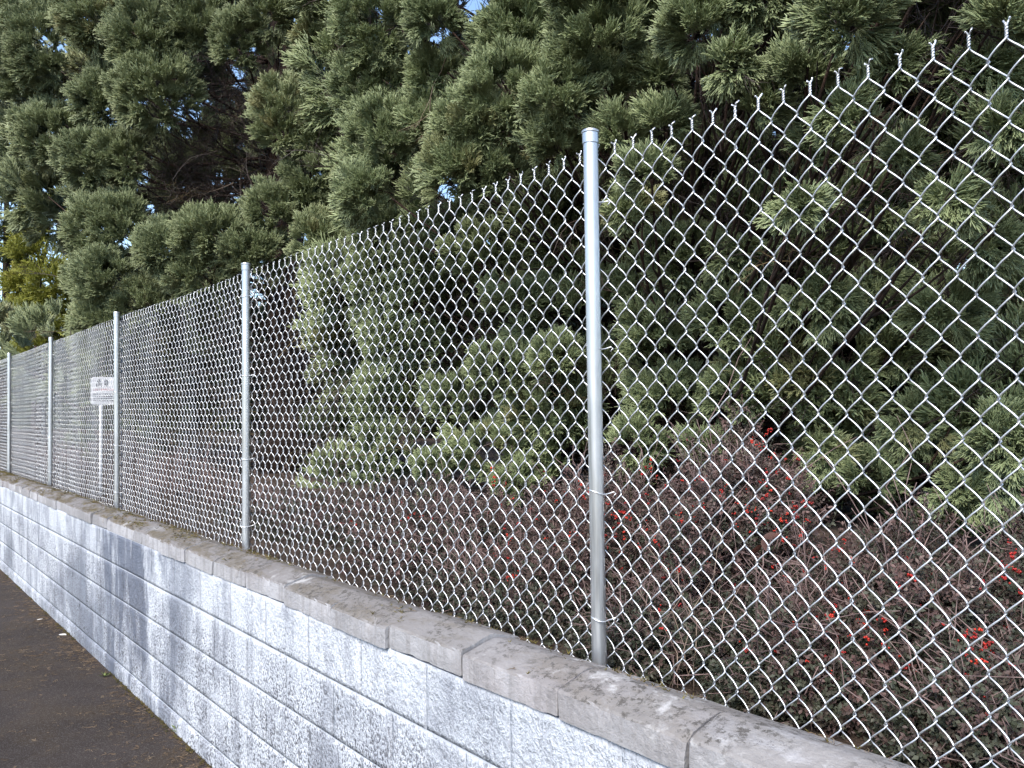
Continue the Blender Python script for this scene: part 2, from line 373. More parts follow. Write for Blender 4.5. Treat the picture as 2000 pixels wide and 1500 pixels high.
def coping_mesh(k):
    """gabled coping stone: profile in YZ swept along X, edges chipped"""
    pr = [(-0.291, Z_CB), (-0.2912, Z_CB + 0.03), (-0.291, Z_CT - 0.006), (-0.286, Z_CT), (-0.262, Z_CT + 0.008), (-0.232, Z_CT + 0.016), (-0.204, Z_CT + 0.024), (-0.18, Z_CT + 0.029), (-0.165, Z_CT + 0.0285),
          (-0.14, Z_CT + 0.022), (-0.11, Z_CT + 0.014), (-0.075, Z_CT + 0.004), (-0.066, Z_CT - 0.004), (-0.064, Z_CB)]
    nx = 22; xs = np.concatenate([[0.0042, 0.007], np.linspace(0.015, BL - 0.015, nx - 4), [BL - 0.007, BL - 0.0042]])
    P = np.array([(x, y, z) for x in xs for y, z in pr]); m = len(pr)
    n = hash_noise(P * 16 + k * 11.7, k + 40) * 0.0026 + hash_noise(P * 60 + k * 3.1, k + 50) * 0.0014
    n2 = hash_noise(P * 21 + k * 7.7, k + 60)
    P[:, 1] -= n; P[:, 2] += n
    idx = np.arange(len(P)) % m; row = np.arange(len(P)) // m
    edge = np.isin(idx, (2, 3)); chip = np.clip(n2 - 0.15, 0, 1) * 0.018
    P[edge, 1] += chip[edge]; P[edge, 2] -= chip[edge] * 0.7
    low = idx == 0; P[low, 2] += np.clip(n2[low] - 0.3, 0, 1) * 0.008
    end = (row == 0) | (row == nx - 1); c = P[:, 1:].mean(0)
    P[end, 1] += (c[0] - P[end, 1]) * 0.015; P[end, 2] += (c[1] - P[end, 2]) * 0.03
    xe = np.isin(row, (0, 1)); P[xe, 0] += np.clip(n2[xe], 0, 1) * 0.007
    F = [(i * m + j, (i + 1) * m + j, (i + 1) * m + (j + 1) % m, i * m + (j + 1) % m) for i in range(nx - 1) for j in range(m)]
    F += [tuple(range(m)), tuple((nx - 1) * m + j for j in range(m - 1, -1, -1))]
    b = MB(); b.add(P - [0, -0.17, 0], [tuple(reversed(f)) for f in F]); return b.mesh('coping_stone', COPING, True, sharp=24)
COPES = [coping_mesh(k) for k in range(8)]
off = 0.5451
for k in range(math.ceil((X_LEFT - off) / BL), math.floor((X_RIGHT - off) / BL)):
    link('coping_stone', random.choice(COPES), WALL, (off + k * BL, random.uniform(-0.006, 0.006), -Z_PATH + random.uniform(-0.003, 0.004)),
         (random.uniform(-0.012, 0.012), random.uniform(-0.010, 0.010), random.uniform(-0.012, 0.012)))
mb_ = MB(); mb_.box(X_LEFT, X_RIGHT, -0.262, -0.085, Z_CB - 0.004, Z_CT - 0.018)
link('mortar_bed', mb_.mesh('mortar_bed', DARK_MORTAR, False), WALL, (0, 0.17, -Z_PATH))

# ------------------------------------------------------------------ chain link fence
FENCE = empty('chain_link_fence', (0, 0, -0.1))
tag(FENCE, 'galvanised steel chain link fence with round posts behind the white block wall', 'fence')
POST_S, POST_H, POST_R = 2.6188, 1.5226, 0.0214
PIT, WSP, AMP, DEP = 0.0818, 0.03405, 0.0188, 0.0072
pm = MB(); pm.tube([(0, 0, z) for z in np.linspace(0, POST_H + 0.085, 8)], POST_R, 28); POST_ME = pm.mesh('post', POST_M, sharp=40)
cm = MB(); H0 = POST_H + 0.1
cm.tube([(0, 0, H0 - 0.040), (0, 0, H0 - 0.039), (0, 0, H0 - 0.010), (0, 0, H0 - 0.008), (0, 0, H0 - 0.005), (0, 0, H0 - 0.001), (0, 0, H0)],
        [POST_R + 0.0012, POST_R + 0.0022, POST_R + 0.0024, POST_R + 0.0046, POST_R + 0.0048, POST_R + 0.003, POST_R - 0.004], 28)
CAP_ME = cm.mesh('cap', POST_M, sharp=25)
def tie_mesh(k):
    b = MB(); a = np.linspace(-0.35, math.pi + 0.35, 22); r = POST_R + 0.0022
    p = np.stack([np.cos(a) * r * -1, -np.sin(a) * r, 0.006 * np.sin(a * 1.3 + k)], 1)
    tail = [(p[-1] + np.array([0.004, 0.014, 0.002])), (p[-1] + np.array([0.010, 0.026, 0.006])), (p[-1] + np.array([0.016, 0.028, 0.002])), (p[-1] + np.array([0.012, 0.022, -0.008]))]
    head = [(p[0] + np.array([-0.006, 0.026, 0.004])), (p[0] + np.array([-0.003, 0.013, 0.002]))]
    b.tube(np.concatenate([head, p, tail]), 0.0021, 6); return b.mesh('wire_tie', WIRE_M)
TIES = [tie_mesh(k) for k in range(3)]
for k in range(-1, 6):
    if k < 0: continue
    p = link('post', POST_ME, FENCE, (-POST_S * k, 0, 0), (random.uniform(-.004, .004), random.uniform(-.003, .003) + (0.004 if k == 0 else 0), random.uniform(0, 6)))
    link('cap', CAP_ME, p, (0, 0, 0))
    for z in (1.325, 0.905, 0.485, 0.12):
        link('wire_tie', random.choice(TIES), FENCE, (-POST_S * k + (0.0055 - 0.004 * z if k == 0 else 0), 0, z + 0.1 + random.uniform(-0.02, 0.02)), (random.uniform(-.06, .06), random.uniform(-.08, .08), 0))

def wire_path(top_right, periods, spp=12, v=0):
    """one woven wire from its twisted top end downwards; z = 0 is the top knuckle"""
    th = np.arange(0, int(periods * spp) + 1) * 2 * math.pi / spp
    g = np.arcsin(0.965 * np.cos(th)) / math.asin(0.965)
    s = 1 if top_right else -1
    # going down from +x the wire runs in front ("/"), from -x it runs behind
    P = np.stack([s * AMP * g, -s * DEP * np.sin(th), -PIT * th / (2 * math.pi)], 1)
    tw = np.linspace(0, 1, 15)[1:]; ph = tw * 2 * math.pi * 2.2; cx = s * WSP / 2; r = 0.0018
    T = np.stack([cx + s * r * np.cos(ph), s * r * np.sin(ph), tw * 0.026], 1)
    e = T[-1]
    E = [e + [0.003, 0.001, 0.006], e + [0.0065, 0.001, 0.012]] if top_right else [e + [-0.003, -0.001, 0.0035], e + [-0.0045, -0.001, 0.004]]
    if v:
        q = np.random.default_rng(v * 2 + top_right); E = [x + q.normal(0, [0.002, 0.0025, 0.0018]) for x in E]
        P = P + np.stack([np.zeros(len(P)), 0.0012 * np.sin(P[:, 2] * 9 + v), np.zeros(len(P))], 1) + q.normal(0, 0.00010, P.shape)
    return np.concatenate([np.array(E)[::-1], T[::-1], P])
def wire_mesh(top_right, v, periods=18.6, spp=12, sides=6):
    b = MB(); b.tube(wire_path(top_right, periods, spp, v), 0.0019, sides); return b.mesh('wire', WIRE_M)
W_ME = {q: [wire_mesh(q, v) for v in range(1, 7)] for q in (True, False)}
X_W0 = 1.3034
def top_z(x): return 1.4525 - 0.033 * max(x, 0.0) + 0.004 * math.sin(x * 2.1) - 0.004 * max(0, -x - 6) * 0
n_ind = 300
for i in range(n_ind):
    right = i % 2 == 1                       # every second wire leans right into its neighbour's twist
    x = X_W0 - i * WSP; pair = X_W0 - (i // 2 * 2) * WSP
    yo = 0.0335 + 0.005 * math.sin(x * 3.1) + 0.004 * math.sin(x * 7.7)
    link('wire', random.choice(W_ME[right]), FENCE, (x + random.uniform(-.0009, .0009), yo, top_z(pair) + 0.1 + 0.0032 * math.sin(pair * 91)), (random.uniform(-.002, .002), random.uniform(-.0008, .0008), 0))
fm = MB(); LO = {q: wire_path(q, 18.6, 8) for q in (True, False)}
for i in range(n_ind, 410):
    x = X_W0 - i * WSP; fm.tube(LO[i % 2 == 1] + [x, 0.0335 + 0.004 * math.sin(x * 3.1), 1.4525 + 0.1], 0.0019, 4, cap=False)
o = link('wire_mesh', fm.mesh('wire_mesh', WIRE_M), FENCE); o['kind'] = 'stuff'

# ------------------------------------------------------------------ warning sign behind the fence
SIGN = empty('warning_sign', tuple(at_y(198, 960, 0.36) * [1, 1, 0] + [0, 0, -0.1]))
tag(SIGN, 'small white rectangular notice on a thin post behind the chain link fence', 'sign')
ang = math.atan2(CAM[1] - 0.36, CAM[0] - SIGN.location.x) + math.pi / 2 + 0.12
SIGN.rotation_euler = (0, 0, ang)
dist = float(np.dot(np.array(SIGN.location) - CAM, FW)); u = dist / F_PX
zt = float(at(200, 736, dist)[2]) + 0.1; zb = float(at(200, 790, dist)[2]) + 0.1; wd = 46 * u
sp = MB(); sp.tube([(-0.004, 0.016, z) for z in np.linspace(0, zt - 0.02, 4)], 0.017, 10); link('sign_post', sp.mesh('sign_post', SIGN_W), SIGN)
def rounded(x0, x1, z0, z1, r, y0, y1):
    pts = []
    for cx, cz, a0 in ((x1 - r, z1 - r, 0), (x0 + r, z1 - r, 90), (x0 + r, z0 + r, 180), (x1 - r, z0 + r, 270)):
        for a in (0, 30, 60, 90): pts.append((cx + r * math.cos(math.radians(a0 + a)), cz + r * math.sin(math.radians(a0 + a))))
    n = len(pts); b = MB()
    b.add([(x, y0, z) for x, z in pts] + [(x, y1, z) for x, z in pts], [tuple(range(n)), tuple(range(2 * n - 1, n - 1, -1))] + [(i, i + n, (i + 1) % n + n, (i + 1) % n) for i in range(n)]); return b
SX0 = -wd * 0.42; SX1 = SX0 + wd
panel = link('sign_panel', rounded(SX0, SX1, zb, zt, 0.03, -0.004, 0.0).mesh('sign_panel', SIGN_W, False), SIGN)
hh = zt - zb
def ink(name, rects, mat):
    b = MB()
    for x0, x1, z0, z1 in rects: b.box(SX0 + x0 * wd, SX0 + x1 * wd, -0.0062, -0.0045, zb + z0 * hh, zb + z1 * hh)
    link(name, b.mesh(name, mat, False), panel)
ink('pictogram', [(0.30, 0.35, 0.66, 0.92), (0.25, 0.42, 0.82, 0.86), (0.22, 0.26, 0.64, 0.76), (0.385, 0.42, 0.64, 0.78)], INK)
ink('pictogram', [(0.52, 0.56, 0.66, 0.86), (0.60, 0.65, 0.66, 0.88), (0.52, 0.65, 0.84, 0.90), (0.52, 0.62, 0.72, 0.76)], INK)
rr = random.Random(3)
def dashes(z0, z1, x0, x1):
    q = []; x = x0
    while x < x1: wv = rr.uniform(0.025, 0.07); q.append((x, min(x + wv, x1), z0, z1)); x += wv + rr.uniform(0.012, 0.03)
    return q
ink('red_lettering', dashes(0.50, 0.58, 0.1, 0.9), RED_INK)
for za in (0.36, 0.28, 0.20, 0.12): ink('lettering', dashes(za, za + 0.04, 0.1, 0.88), INK)

# ------------------------------------------------------------------ foliage sources
def spray(seed, L=0.21, n2=11, thick=1.0, spread=0.62, mat=None, name='spray', flat=0.6):
    """brush-like shoot: a stem carrying thick forward-pointing fingers, each with shorter side fingers"""
    r = np.random.default_rng(seed); b = MB(); bend = r.normal(0, 0.16, 2)
    def main(t): return np.array([bend[0] * L * t * t, bend[1] * L * t * t, L * t])
    ts = np.linspace(0, 1, 5); b.tube([main(t) for t in ts], np.array([0.0035, 0.0042, 0.0046, 0.0042, 0.0016]) * thick, 4, 0.1 + 0.9 * ts, cap=False)
    for i in range(n2):
        t = 0.25 + 0.72 * (i + r.uniform(-.3, .3)) / n2; o = main(t)
        az = r.normal(0, 0.6) + (0 if i % 2 else math.pi); out = np.array([math.cos(az), math.sin(az) * flat, 0])
        ln = L * (0.36 + 0.18 * math.sin(math.pi * min(t, 0.95))) * r.uniform(0.75, 1.2)
        def sec(q): return o + out * ln * spread * (q - 0.35 * q * q) + np.array([0, 0, 1]) * ln * (0.5 * q + 0.4 * q * q)
        ss = np.linspace(0, 1, 4); b.tube([sec(q) for q in ss], np.array([0.0034, 0.0046, 0.0044, 0.0014]) * thick, 4, 0.25 + 0.75 * ss * (0.55 + 0.45 * t), cap=False)
        for j in range(3):
            q = 0.25 + 0.24 * j + r.uniform(-.06, .06); p = sec(q); tg = sec(q + 0.05) - p; tg /= np.linalg.norm(tg)
            dv = tg + r.normal(0, 0.36, 3) + out * r.uniform(-.2, .5); dv /= np.linalg.norm(dv); l3 = L * r.uniform(0.15, 0.27)
            b.tube([p, p + dv * l3 * 0.55, p + dv * l3 * 0.8 + tg * l3 * 0.3], np.array([0.0036, 0.0042, 0.0012]) * thick, 4, [0.45, 0.7, 1.0], cap=False)
    return source(name, b, mat)
def dead_spray(seed, mat):
    r = np.random.default_rng(seed); b = MB(); L = 0.6
    def walk(p, d, ln, n, rad, lev):
        pts = [p]; step = ln / n
        for i in range(n):
            d = d + r.normal(0, 0.16, 3); d /= np.linalg.norm(d); pts.append(pts[-1] + d * step)
        b.tube(pts, np.linspace(rad, rad * 0.4, n + 1), 3, np.linspace(0.3, 0.9, n + 1), cap=False)
        if lev > 0:
            for k in range(5):
                i = r.integers(1, n); dd = d + r.normal(0, 0.7, 3); dd /= np.linalg.norm(dd)
                walk(pts[i], dd, ln * r.uniform(0.3, 0.55), 4, rad * 0.5, lev - 1)
    walk(np.zeros(3), np.array([0, 0, 1.0]), L, 6, 0.006, 2)
    return source('dead_spray', b, mat)
def clump(seed, n=9, cone=0.44, name='clump', **kw):
    """tuft: several shoots fanning from one point"""
    r = np.random.default_rng(seed); b = MB(); mat = kw['mat']
    for k in range(n):
        src = spray(seed * 50 + k, name='tmp', **kw); me = src.data; V = np.zeros(len(me.vertices) * 3); me.vertices.foreach_get('co', V); V = V.reshape(-1, 3)
        A = np.zeros(len(V), np.float32); me.attributes['tip'].data.foreach_get('value', A)
        th = cone * math.sqrt((k + 0.3) / n) * r.uniform(0.85, 1.15); az = k * 2.4 + r.uniform(-.3, .3); sc = r.uniform(0.8, 1.1) * (1 - 0.25 * th)
        M = np.array(Matrix.Rotation(az, 3, 'Z') @ Matrix.Rotation(th, 3, 'Y') @ Matrix.Rotation(r.uniform(0, 6.28), 3, 'Z'))
        b.add(V @ M.T * sc + np.array([math.cos(az), math.sin(az), 0]) * 0.05 * th + [0, 0, r.uniform(-.02, .02)], [tuple(p.vertices) for p in me.polygons], A)
        bpy.data.objects.remove(src); bpy.data.meshes.remove(me)
    return source(name, b, mat)
SPR_A = [clump(1 + k, thick=1.25, mat=SEQ_A, name='tuft_a') for k in range(6)]
SPR_B = [clump(11 + k, L=0.25, n2=11, thick=1.45, spread=0.5, mat=SEQ_B, name='tuft_b') for k in range(5)]
SPR_Y = [clump(21 + k, 6, 0.7, L=0.3, thick=1.6, spread=0.8, mat=YEL, name='tuft_y') for k in range(2)]
SPR_F = [clump(31 + k, 5, 0.8, L=0.4, thick=2.0, spread=0.8, mat=FAR, name='tuft_f') for k in range(2)]
SPR_D = [dead_spray(60 + k, DEAD) for k in range(4)]

def lobe_tufts(c, rad, out_dir, n, size=0.16, bias=0.75):
    """tufts of one foliage mass, set in its shell and pointing outwards and a little up"""
    n0 = unit(n * 3); n0 = n0[n0 @ np.array(out_dir) > -0.3][:n]; m = len(n0)
    lump = 1 + 0.16 * hash_noise(n0 * 2.6 + c * 1.7, 6)[:, None]
    base = c + n0 * np.maximum(rad * lump - size * 0.85, 0.02) + rng.normal(0, 0.02, (m, 3))
    d = n0 + np.array(out_dir) * 0.25 + np.array([0, 0, bias]) + rng.normal(0, 0.16, (m, 3))
    return base, d, np.clip(rng.uniform(0, 0.7) + rng.uniform(-.15, 0.4, m), 0, 1)

def add_crown(name, parts, sources, parent, scale=(0.7, 1.2)):
    P = np.concatenate([q[0] for q in parts]); D = np.concatenate([q[1] for q in parts]); T = np.concatenate([q[2] for q in parts])
    S = np.concatenate([np.full(len(q[0]), q[3] if len(q) > 3 else 1.0) for q in parts]) * rng.uniform(*scale, len(P))
    return scatter(name, P - np.array(parent.location), euler_from_dir(D, rng.uniform(0, 2 * math.pi, len(P))), S, T, sources, parent)

def limb(b, a, c, r0, r1, sag=0.15, n=9, wob=0.05):
    a, c = np.array(a), np.array(c); L = np.linalg.norm(c - a); t = np.linspace(0, 1, n)[:, None]
    p = a + (c - a) * t + np.array([0, 0, 1]) * (-sag * L * np.sin(math.pi * t) + 0.0) + rng.normal(0, wob * L / n, (n, 3)) * np.sin(math.pi * t)
    b.tube(p, np.linspace(r0, r1, n), 7); return p

def sequoia(label, foot, height, r0, lobes, fills, ups, spr, deadn, cl=76, per=6, dead_box=None, spr_scale=0.64):
    """lobes: (px, py, rx_px, ry_px, depth) masses seen in front; fills: world-space masses deeper in the crown"""
    root = empty('giant_sequoia', tuple(foot)); tag(root, label, 'tree', 'giant sequoias behind the fence')
    tr = MB(); z = np.linspace(0, height, 14)
    tr.tube(np.stack([0.05 * np.sin(z * .8), 0.05 * np.cos(z * .7), z], 1), r0 * (1 - 0.75 * z / height) + 0.25 * r0 * np.exp(-z * 2.5), 14)
    link('trunk', tr.mesh('trunk', BARK), root)
    axis = np.array(foot); parts = []; lb = MB(); ends = []
    for (px, py, rx, ry, t) in lobes:
        c = at(px, py, t); rw = np.array([rx, 0.5 * (rx + ry), ry]) * t / F_PX
        R_ = np.array([np.mean(rw[:2]), np.mean(rw[:2]), rw[2]]) * 1.0
        o = c - axis; o[2] *= 0.12; o /= np.linalg.norm(o) + 1e-9; o = o + (CAM - c) / np.linalg.norm(CAM - c) * 0.5; o /= np.linalg.norm(o)
        k = int(np.clip(cl * (0.62 if py > 420 and px > 640 else 1.0) * np.mean(R_) ** 2 / 0.12, 9, cl * 3))
        if py > 420 and px > 640: R_ = R_ * 0.95
        parts.append(lobe_tufts(c, R_, o, k, 0.2 * spr_scale, rng.choice([0.7, 0.3, -0.6]) if px > 1400 else 0.75) + (spr_scale,)); ends.append(c - o * np.mean(R_) * 0.95)
    for (c, R_, sc) in fills:
        o = np.array(c) - axis; o[2] *= 0.2; o /= np.linalg.norm(o) + 1e-9
        parts.append(lobe_tufts(np.array(c), np.array([R_] * 3), o, 26, 0.2) + (sc,)); ends.append(np.array(c))
    for c in ends:
        zz = np.clip(c[2] - 0.35 * np.linalg.norm((c - axis)[:2]) + rng.uniform(-.2, .2), 0.25, height * 0.95)
        a = np.array([0.05 * math.sin(zz * .8), 0.05 * math.cos(zz * .7), zz - 0]); p = limb(lb, a, c - axis, 0.024, 0.007, 0.10)
        for _ in range(5):
            i = rng.integers(3, 9); limb(lb, p[i - 1], p[i - 1] + rng.normal(0, 0.16, 3) + (p[i] - p[i - 1]) * 1.2, 0.010, 0.003, 0.05, 5)
    link('limbs', lb.mesh('limbs', BARK), root)['kind'] = 'stuff'
    add_crown('crown', parts, spr, root)
    # dead inner twigs: fine brown shoots along the shaded inside of the crown
    P = []; D = []
    for c in ends:
        s = rng.uniform(0.35, 0.98, (deadn, 1)); q = axis + [0, 0, 0] + (c - axis) * s + rng.normal(0, 0.22, (deadn, 3)); q[:, 2] = np.maximum(q[:, 2] - 0.0 * s[:, 0], c[2] * s[:, 0] + (1 - s[:, 0]) * max(c[2] - 0.6, 0.2) + rng.normal(0, .2, deadn))
        P.append(q); D.append((c - axis) / np.linalg.norm(c - axis) * 0.8 + rng.normal(0, 0.55, (deadn, 3)))
    if dead_box is not None: P.append(dead_box); D.append(unit(len(dead_box)) + [0, -0.3, 0.2])
    P = np.concatenate(P); D = np.concatenate(D)
    scatter('dead_twigs', P - axis, euler_from_dir(D, rng.uniform(0, 6.28, len(P))), rng.uniform(0.6, 1.2, len(P)), rng.uniform(0, 1, len(P)), SPR_D, root)
    return root

DT = ([-400, 0, 300, 640, 660, 1000, 1500, 2000, 2500], [11.5, 11, 10, 9.2, 7.3, 6.1, 4.7, 3.6, 2.9])
def dep(px): return float(np.interp(px, *DT))
def lob(lst, jit=0.25, lower=0.0): return [(px, py, rx, ry, dep(px) + (lower if py > 420 else -0.5 * lower) + rng.uniform(-jit, jit)) for px, py, rx, ry in lst]

RIGHT = [(740, 60, 90, 80), (725, 180, 75, 80), (765, 275, 90, 85), (715, 375, 65, 60), (850, 45, 70, 45), (850, 150, 55, 50), (750, 440, 75, 50), (835, 235, 45, 60),
         (1010, 80, 90, 85), (1000, 190, 105, 90), (930, 255, 90, 65), (900, 335, 85, 65), (1090, 200, 80, 70), (1170, 90, 105, 85), (1090, 290, 75, 45), (970, 345, 65, 55),
         (1250, 40, 95, 60), (1160, 175, 65, 70), (1300, 245, 60, 45), (1290, 150, 55, 45), (1370, 60, 95, 65), (1430, 135, 65, 45), (1210, 265, 65, 45), (1140, 0, 80, 50),
         (1660, 40, 80, 85), (1740, 130, 60, 50), (1560, 160, 75, 45), (1910, 150, 80, 60), (1960, 40, 60, 60), (1500, 10, 80, 40), (1480, 210, 60, 40), (1650, 230, 60, 40),
         (740, 550, 62, 95), (775, 660, 65, 80), (750, 800, 58, 90), (830, 520, 60, 55), (735, 900, 45, 70), (800, 590, 50, 50), (790, 880, 70, 60),
         (960, 490, 90, 60), (1020, 590, 90, 45), (900, 440, 70, 40), (1000, 720, 100, 60), (900, 785, 85, 60), (960, 875, 100, 60), (1060, 800, 85, 75), (1090, 700, 60, 50), (870, 920, 70, 55), (1010, 940, 70, 40), (1090, 560, 60, 60),
         (1340, 500, 105, 75), (1250, 560, 60, 60), (1440, 500, 80, 50), (1290, 650, 90, 70), (1440, 620, 100, 75), (1600, 600, 95, 65), (1710, 560, 75, 45), (1850, 620, 95, 65), (1930, 720, 80, 60), (1310, 770, 95, 65),
         (1460, 760, 110, 70), (1610, 770, 80, 60), (1800, 850, 105, 85), (1950, 890, 80, 100), (1700, 930, 95, 55), (1600, 890, 60, 55), (1390, 870, 70, 45), (1250, 870, 65, 55), (1750, 700, 60, 40), (1880, 960, 80, 60), (1560, 690, 60, 40),
         (1930, 480, 70, 60), (1850, 400, 60, 45), (1720, 430, 55, 35), (1560, 400, 50, 35), (1960, 250, 60, 50), (1760, 310, 60, 40), (1590, 300, 60, 35), (1230, 420, 60, 40), (1270, 340, 60, 40)]
LEFT = [(100, 100, 95, 80), (185, 50, 75, 50), (290, 80, 75, 80), (385, 60, 75, 60), (310, 185, 90, 75), (205, 195, 60, 60), (110, 270, 75, 65), (185, 320, 65, 55), (245, 315, 55, 50), 
        (195, 450, 60, 60), (235, 440, 60, 65), (185, 540, 50, 60), (215, 545, 65, 60), (330, 490, 65, 50), (430, 470, 90, 55), (400, 545, 75, 50), (560, 420, 80, 60), (500, 500, 70, 50),
        (555, 235, 50, 80), (625, 260, 40, 65), (615, 360, 60, 65), (540, 40, 85, 40), (620, 70, 35, 45), (470, 80, 50, 55), (60, 180, 50, 40), (620, 470, 50, 50), (290, 600, 70, 50), (215, 625, 60, 40)]
def frand(x0, x1, y0, y1, dt0, dt1, n, r0, r1, sc=1.3):
    q = []
    for _ in range(n):
        px, py = rng.uniform(x0, x1), rng.uniform(y0, y1); q.append((at(px, py, dep(px) + rng.uniform(dt0, dt1)), rng.uniform(r0, r1), sc))
    return q
def boxpts(x0, x1, y0, y1, dt0, dt1, n):
    px, py = rng.uniform(x0, x1, n), rng.uniform(y0, y1, n); return np.array([at(a, b, dep(a) + rng.uniform(dt0, dt1)) for a, b in zip(px, py)])

foot_r = at(1330, 1000, 7.6); foot_r[2] = -0.1
foot_l = at(560, 950, 11.2); foot_l[2] = -0.1
sequoia('large bushy sequoia with rounded green plumes filling the right behind the fence', foot_r, 9.0, 0.34, lob(RIGHT, 0.35, 0.85),
        frand(640, 2300, -700, 700, 1.6, 3.4, 70, 0.5, 0.8) + frand(680, 2100, -60, 520, 1.8, 3.2, 60, 0.5, 0.8) + frand(700, 2300, -900, -60, -0.6, 1.0, 40, 0.45, 0.7) + frand(640, 2100, 450, 1000, 1.2, 2.6, 40, 0.4, 0.6) + frand(1850, 2300, 500, 1000, 1.2, 3.0, 16, 0.4, 0.6) + frand(780, 1250, 280, 560, 1.4, 2.8, 14, 0.5, 0.7),
        None, SPR_A, 5, dead_box=boxpts(640, 2150, -60, 1050, 0.8, 2.2, 700))
sequoia('tall grey green sequoia at left with bare brown inner branches showing', foot_l, 9.5, 0.32, lob(LEFT),
        frand(0, 640, -600, 750, 1.8, 3.2, 26, 0.6, 0.9) + frand(20, 300, 0, 420, 2.0, 3.4, 14, 0.6, 0.9) + frand(330, 560, -40, 330, 2.0, 3.4, 8, 0.6, 0.9) + frand(-200, 640, -700, -60, -0.2, 1.2, 22, 0.55, 0.8) + frand(180, 680, 620, 900, 2.6, 4.6, 16, 0.5, 0.8) + frand(200, 480, 540, 720, 1.5, 3.0, 9, 0.5, 0.7) + frand(250, 640, 150, 520, 2.6, 4.0, 14, 0.7, 1.0),
        None, SPR_B, 4, cl=58, per=6, dead_box=np.concatenate([boxpts(120, 660, 60, 900, 0.4, 2.2, 300), boxpts(290, 560, 150, 430, 0.2, 1.8, 260), boxpts(230, 670, 560, 930, -0.2, 2.2, 420)]), spr_scale=0.72)

def simple_tree(name, label, foot, height, lobes, spr, cl, per, sc):
    root = empty(name, tuple(foot)); tag(root, label, 'tree')
    b = MB(); z = np.linspace(0, height, 8); b.tube(np.stack([0 * z, 0 * z, z], 1), 0.16 * (1 - 0.8 * z / height), 10); link('trunk', b.mesh('trunk', BARK), root)
    lb = MB(); parts = []
    for px, py, rx, ry, t in lobes:
        c = at(px, py, t); R_ = np.array([rx, rx, ry]) * t / F_PX; o = (CAM - c) / np.linalg.norm(CAM - c) * 0.6 + [0, 0, .2]; o /= np.linalg.norm(o)
        parts.append(lobe_tufts(c, R_, o, cl, 0.2) + (sc,)); limb(lb, (0, 0, max(0.3, c[2] - 0.8)), c - foot, 0.03, 0.008)
    link('limbs', lb.mesh('limbs', BARK), root)['kind'] = 'stuff'
    add_crown('crown', parts, spr, root); return root
f = at(75, 900, 17); f[2] = -0.15
simple_tree('young_tree', 'yellow green tree with sunlight tinted into its leaves beyond the far end of the fence', f, 4.2,
            [(100, 425, 40, 45, 16.5), (80, 500, 45, 40, 16.5), (125, 600, 35, 45, 16.6), (105, 560, 45, 45, 16.3), (70, 620, 45, 40, 16.6), (120, 640, 40, 35, 16.2), (50, 560, 30, 35, 17), (90, 690, 50, 35, 16.5), (60, 450, 25, 35, 17)], SPR_Y, 26, 6, 1.0)
f = at(10, 900, 24); f[2] = -0.15
simple_tree('dark_conifer', 'dark olive conifer against the sky at the far left edge', f, 10,
            [(10, 400, 45, 40, 24), (35, 470, 35, 35, 24.5), (5, 540, 45, 45, 24), (40, 600, 35, 35, 24), (10, 660, 45, 35, 24), (-60, 450, 60, 90, 25), (-60, 620, 60, 90, 25), (20, 330, 40, 25, 25), (10, 250, 45, 40, 25), (15, 170, 40, 40, 26), (0, 60, 45, 60, 26)], SPR_F, 22, 6, 1.1)

n = 2600; X = rng.uniform(-75, -6, n); Y = 13 + rng.uniform(0, 5, n) + 0.06 * X; Z = rng.uniform(0, 1, n) ** 0.8 * (4.5 + 1.2 * hash_noise(np.stack([X * .35, 0 * X, 0 * X], 1), 2))
D = rng.normal(0, .5, (n, 3)) + [0.3, -0.5, 0.6]
tag(scatter('distant_woods', np.stack([X, Y, Z - .2], 1), euler_from_dir(D, rng.uniform(0, 6.28, n)), rng.uniform(2.2, 4.0, n), rng.uniform(0, .6, n), SPR_F), 'dark far mass of trees glimpsed through the fence at left', 'woods', kind='stuff')

# ------------------------------------------------------------------ berry shrubs
def leaf_src(seed, L, mat):
    b = MB(); wv = L * 0.30; zz = [0, .3, .7, 1.0]; ww = [0.15, 1.0, 0.75, 0.02]; V = []
    for z, q in zip(zz, ww): V += [(-wv * q, 0.12 * L * q + 0.1 * L * z * z, z * L), (0, 0.1 * L * z * z, z * L), (wv * q, 0.12 * L * q + 0.1 * L * z * z, z * L)]
    F = [];
    for i in range(3): F += [(i * 3, i * 3 + 1, i * 3 + 4, i * 3 + 3), (i * 3 + 1, i * 3 + 2, i * 3 + 5, i * 3 + 4)]
    b.add(V, F); return source('leaf', b, mat)
def twiglet_src(seed):
    """leafy twig tip: a short shoot carrying nine small leaves"""
    r = np.random.default_rng(seed); b = MB(); L = 0.075
    for i in range(10):
        z = L * (0.1 + 0.9 * i / 9); az = i * 2.4 + r.uniform(-.4, .4); d = np.array([math.cos(az), math.sin(az), r.uniform(0.4, 1.0)]); d /= np.linalg.norm(d)
        sd_ = np.cross(d, [0, 0, 1]); sd_ /= np.linalg.norm(sd_); up = np.cross(sd_, d); l = r.uniform(0.012, 0.019); wv = l * 0.28; o = np.array([0, 0, z])
        b.add([o, o + d * l * .45 + sd_ * wv + up * l * .1, o + d * l, o + d * l * .45 - sd_ * wv + up * l * .1], [(0, 1, 2), (0, 2, 3)])
    b.tube([(0, 0, 0), (0.002, 0, L * .5), (0, 0.001, L)], [0.0012, 0.001, 0.0006], 3, cap=False)
    return source('twiglet', b, SHRUB)
TWL = [twiglet_src(k) for k in range(4)]
